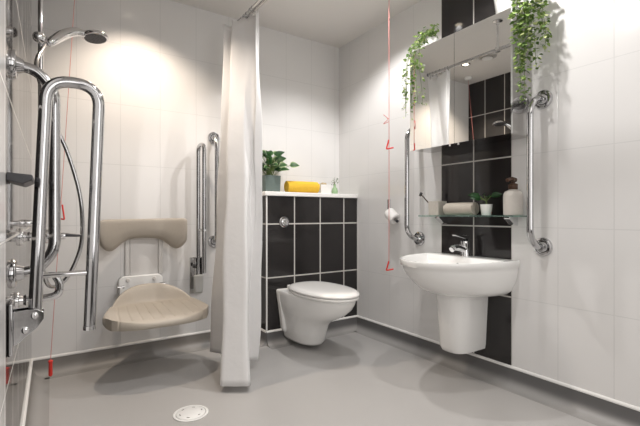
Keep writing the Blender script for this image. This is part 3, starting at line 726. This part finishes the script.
rs = [[(2.03, 1.22, 2.19), (1.99, 1.165, 2.17), (1.965, 1.15, 2.05), (1.965, 1.145, 1.90), (1.97, 1.14, 1.75), (1.985, 1.14, 1.58)],
      [(2.03, 1.22, 2.19), (2.00, 1.15, 2.15), (1.985, 1.13, 2.0), (1.985, 1.12, 1.85), (1.99, 1.12, 1.70), (1.99, 1.115, 1.54)],
      [(2.05, 1.21, 2.20), (2.03, 1.13, 2.15), (2.02, 1.10, 2.0), (2.02, 1.09, 1.88), (2.02, 1.085, 1.70)],
      [(2.06, 1.20, 2.20), (2.06, 1.10, 2.17), (2.06, 1.075, 2.02), (2.055, 1.06, 1.90), (2.05, 1.055, 1.78)],
      [(2.00, 1.22, 2.18), (1.96, 1.15, 2.13), (1.95, 1.14, 2.0), (1.95, 1.13, 1.86), (1.96, 1.13, 1.70)],
      [(2.03, 1.22, 2.20), (1.97, 1.13, 2.16), (1.965, 1.105, 2.02), (1.965, 1.095, 1.90), (1.97, 1.09, 1.80)],
      [(2.07, 1.20, 2.20), (2.08, 1.12, 2.16), (2.08, 1.09, 2.05), (2.08, 1.075, 1.92), (2.075, 1.07, 1.84)],
      [(2.02, 1.21, 2.20), (1.99, 1.14, 2.20), (1.98, 1.11, 2.08), (1.975, 1.105, 1.95), (1.98, 1.10, 1.84)]]
ivy('bushy ivy hanging thickly over the right end of the mirror cabinet', (2.06, 1.265), rs, 9, 1.15, 1.15)

# ------------------------------------------------------------------ floor drain, ceiling vent
dx, dy = .565, 1.985
t = thing('floor_drain', 'round white drain cover in the grey shower floor', 'drain', (dx, dy, 0))
obj('rim', lathe(nb(), [(.082, 0), (.083, .003), (.078, .005), (.072, .0045), (.070, .001), (.070, 0)], (dx, dy, .0005), seg=40, cap=False), M['white_plastic'], t)
bm = nb(); lathe(bm, [(0, .001), (.066, .001), (.068, .004), (.064, .0065), (0, .0065)], (dx, dy, 0), seg=40); obj('cover', bm, M['white_plastic'], t)
for k in range(6):
    bm = nb(); a = k*PI/3; c = V((dx+math.cos(a)*.052, dy+math.sin(a)*.052, .0068)); u_ = V((-math.sin(a), math.cos(a), 0)); w_ = V((math.cos(a), math.sin(a), 0))
    loft(bm, [[c+u_*x+w_*y+V((0, 0, z)) for x, y in ((-.007, -.002), (.007, -.002), (.007, .002), (-.007, .002))] for z in (0, .0005)])
    obj('slot', bm, M['satin'], t)
t = thing('ceiling_vent', 'round white ceiling vent near the shower', 'vent', (.475, 2.33, H-.02))
obj('rim', lathe(nb(), [(0, 0), (.085, 0), (.085, .004), (.07, .012), (.06, .012), (.058, .005), (0, .005)], (.475, 2.33, H-.0005), (0, 0, -1), 40), M['vent'], t)
obj('valve_disc', lathe(nb(), [(0, .004), (.012, .004), (.045, .014), (.05, .02), (0, .022)], (.475, 2.33, H-.0005), (0, 0, -1), 36), M['white_plastic'], t)

# ------------------------------------------------------------------ lights
def downlight(x, y, power, color, size=112, blend=.35, label='', rad=.03, model=True):
    if model:
        t = thing('downlight', label, 'light', (x, y, H-.01), None)
        obj('bezel', lathe(nb(), [(.028, .001), (.045, .001), (.046, .003), (.040, .008), (.030, .006), (.028, .001)], (x, y, H-.001), (0, 0, -1), 32, cap=False), M['chrome' if 'chrome' in label else 'ceil'], t)
        obj('lamp', lathe(nb(), [(0, .002), (.028, .002), (.028, .003), (0, .003)], (x, y, H-.001), (0, 0, -1), 24), M['lamp'], t)
    ld = bpy.data.lights.new('spot', 'SPOT'); ld.energy = power; ld.color = color; ld.spot_size = math.radians(size); ld.spot_blend = blend; ld.shadow_soft_size = rad
    lo = bpy.data.objects.new('spot_lamp', ld); col.objects.link(lo); lo.location = (x, y, H-.035)
warm = (1, .85, .70); neu = (1, .97, .95)
downlight(.48, 2.57, 58, warm, label='recessed chrome downlight in the ceiling over the shower', size=118, blend=.75, rad=.022)
downlight(1.66, 2.06, 46, neu, label='recessed white downlight in the ceiling over the toilet', size=134, blend=.5, rad=.022)
downlight(1.72, 1.12, 33, neu, label='recessed white downlight in the ceiling in front of the basin', size=150, blend=.3, rad=.022)
downlight(.85, 1.2, 36, neu, label='recessed white downlight in the ceiling near the camera', size=150, blend=.5, rad=.022)
def area(loc, rot, sx, sy, power, color=(1, .97, .94)):  # unseen fill light added to brighten the room, no fixture behind it
    ld = bpy.data.lights.new('soft', 'AREA'); ld.shape = 'RECTANGLE'; ld.size = sx; ld.size_y = sy; ld.energy = power; ld.color = color
    lo = bpy.data.objects.new('soft_fill', ld); col.objects.link(lo); lo.location = loc; lo.rotation_euler = rot
area((1.05, -.3, 2.42), (0, 0, 0), 1.6, 1.2, 8)
area((.9, -1.3, 1.4), (math.radians(90), 0, math.radians(0)), 1.6, 1.6, 18)
w = bpy.data.worlds.new('world'); bpy.context.scene.world = w; w.use_nodes = True
w.node_tree.nodes['Background'].inputs[0].default_value = (.9, .9, .9, 1); w.node_tree.nodes['Background'].inputs[1].default_value = .3

# ------------------------------------------------------------------ camera
cd = bpy.data.cameras.new('camera'); cam = bpy.data.objects.new('camera', cd); col.objects.link(cam)
cam.location = (0, 0, .968); cam.rotation_euler = (math.radians(90), 0, -math.radians(33.63))
cd.sensor_width = 36; cd.lens = 403.5/640*36; cd.shift_y = 1.9/640; cd.clip_start = .02
bpy.context.scene.camera = cam
for o in col.objects:
    if '_o' in o: del o['_o']
sc_ = bpy.context.scene
sc_.view_settings.view_transform = 'Standard'; sc_.view_settings.look = 'None'; sc_.view_settings.exposure = 0; sc_.view_settings.gamma = 1
sc_.cycles.max_bounces = 10; sc_.cycles.use_denoising = True; sc_.cycles.sample_clamp_indirect = 4
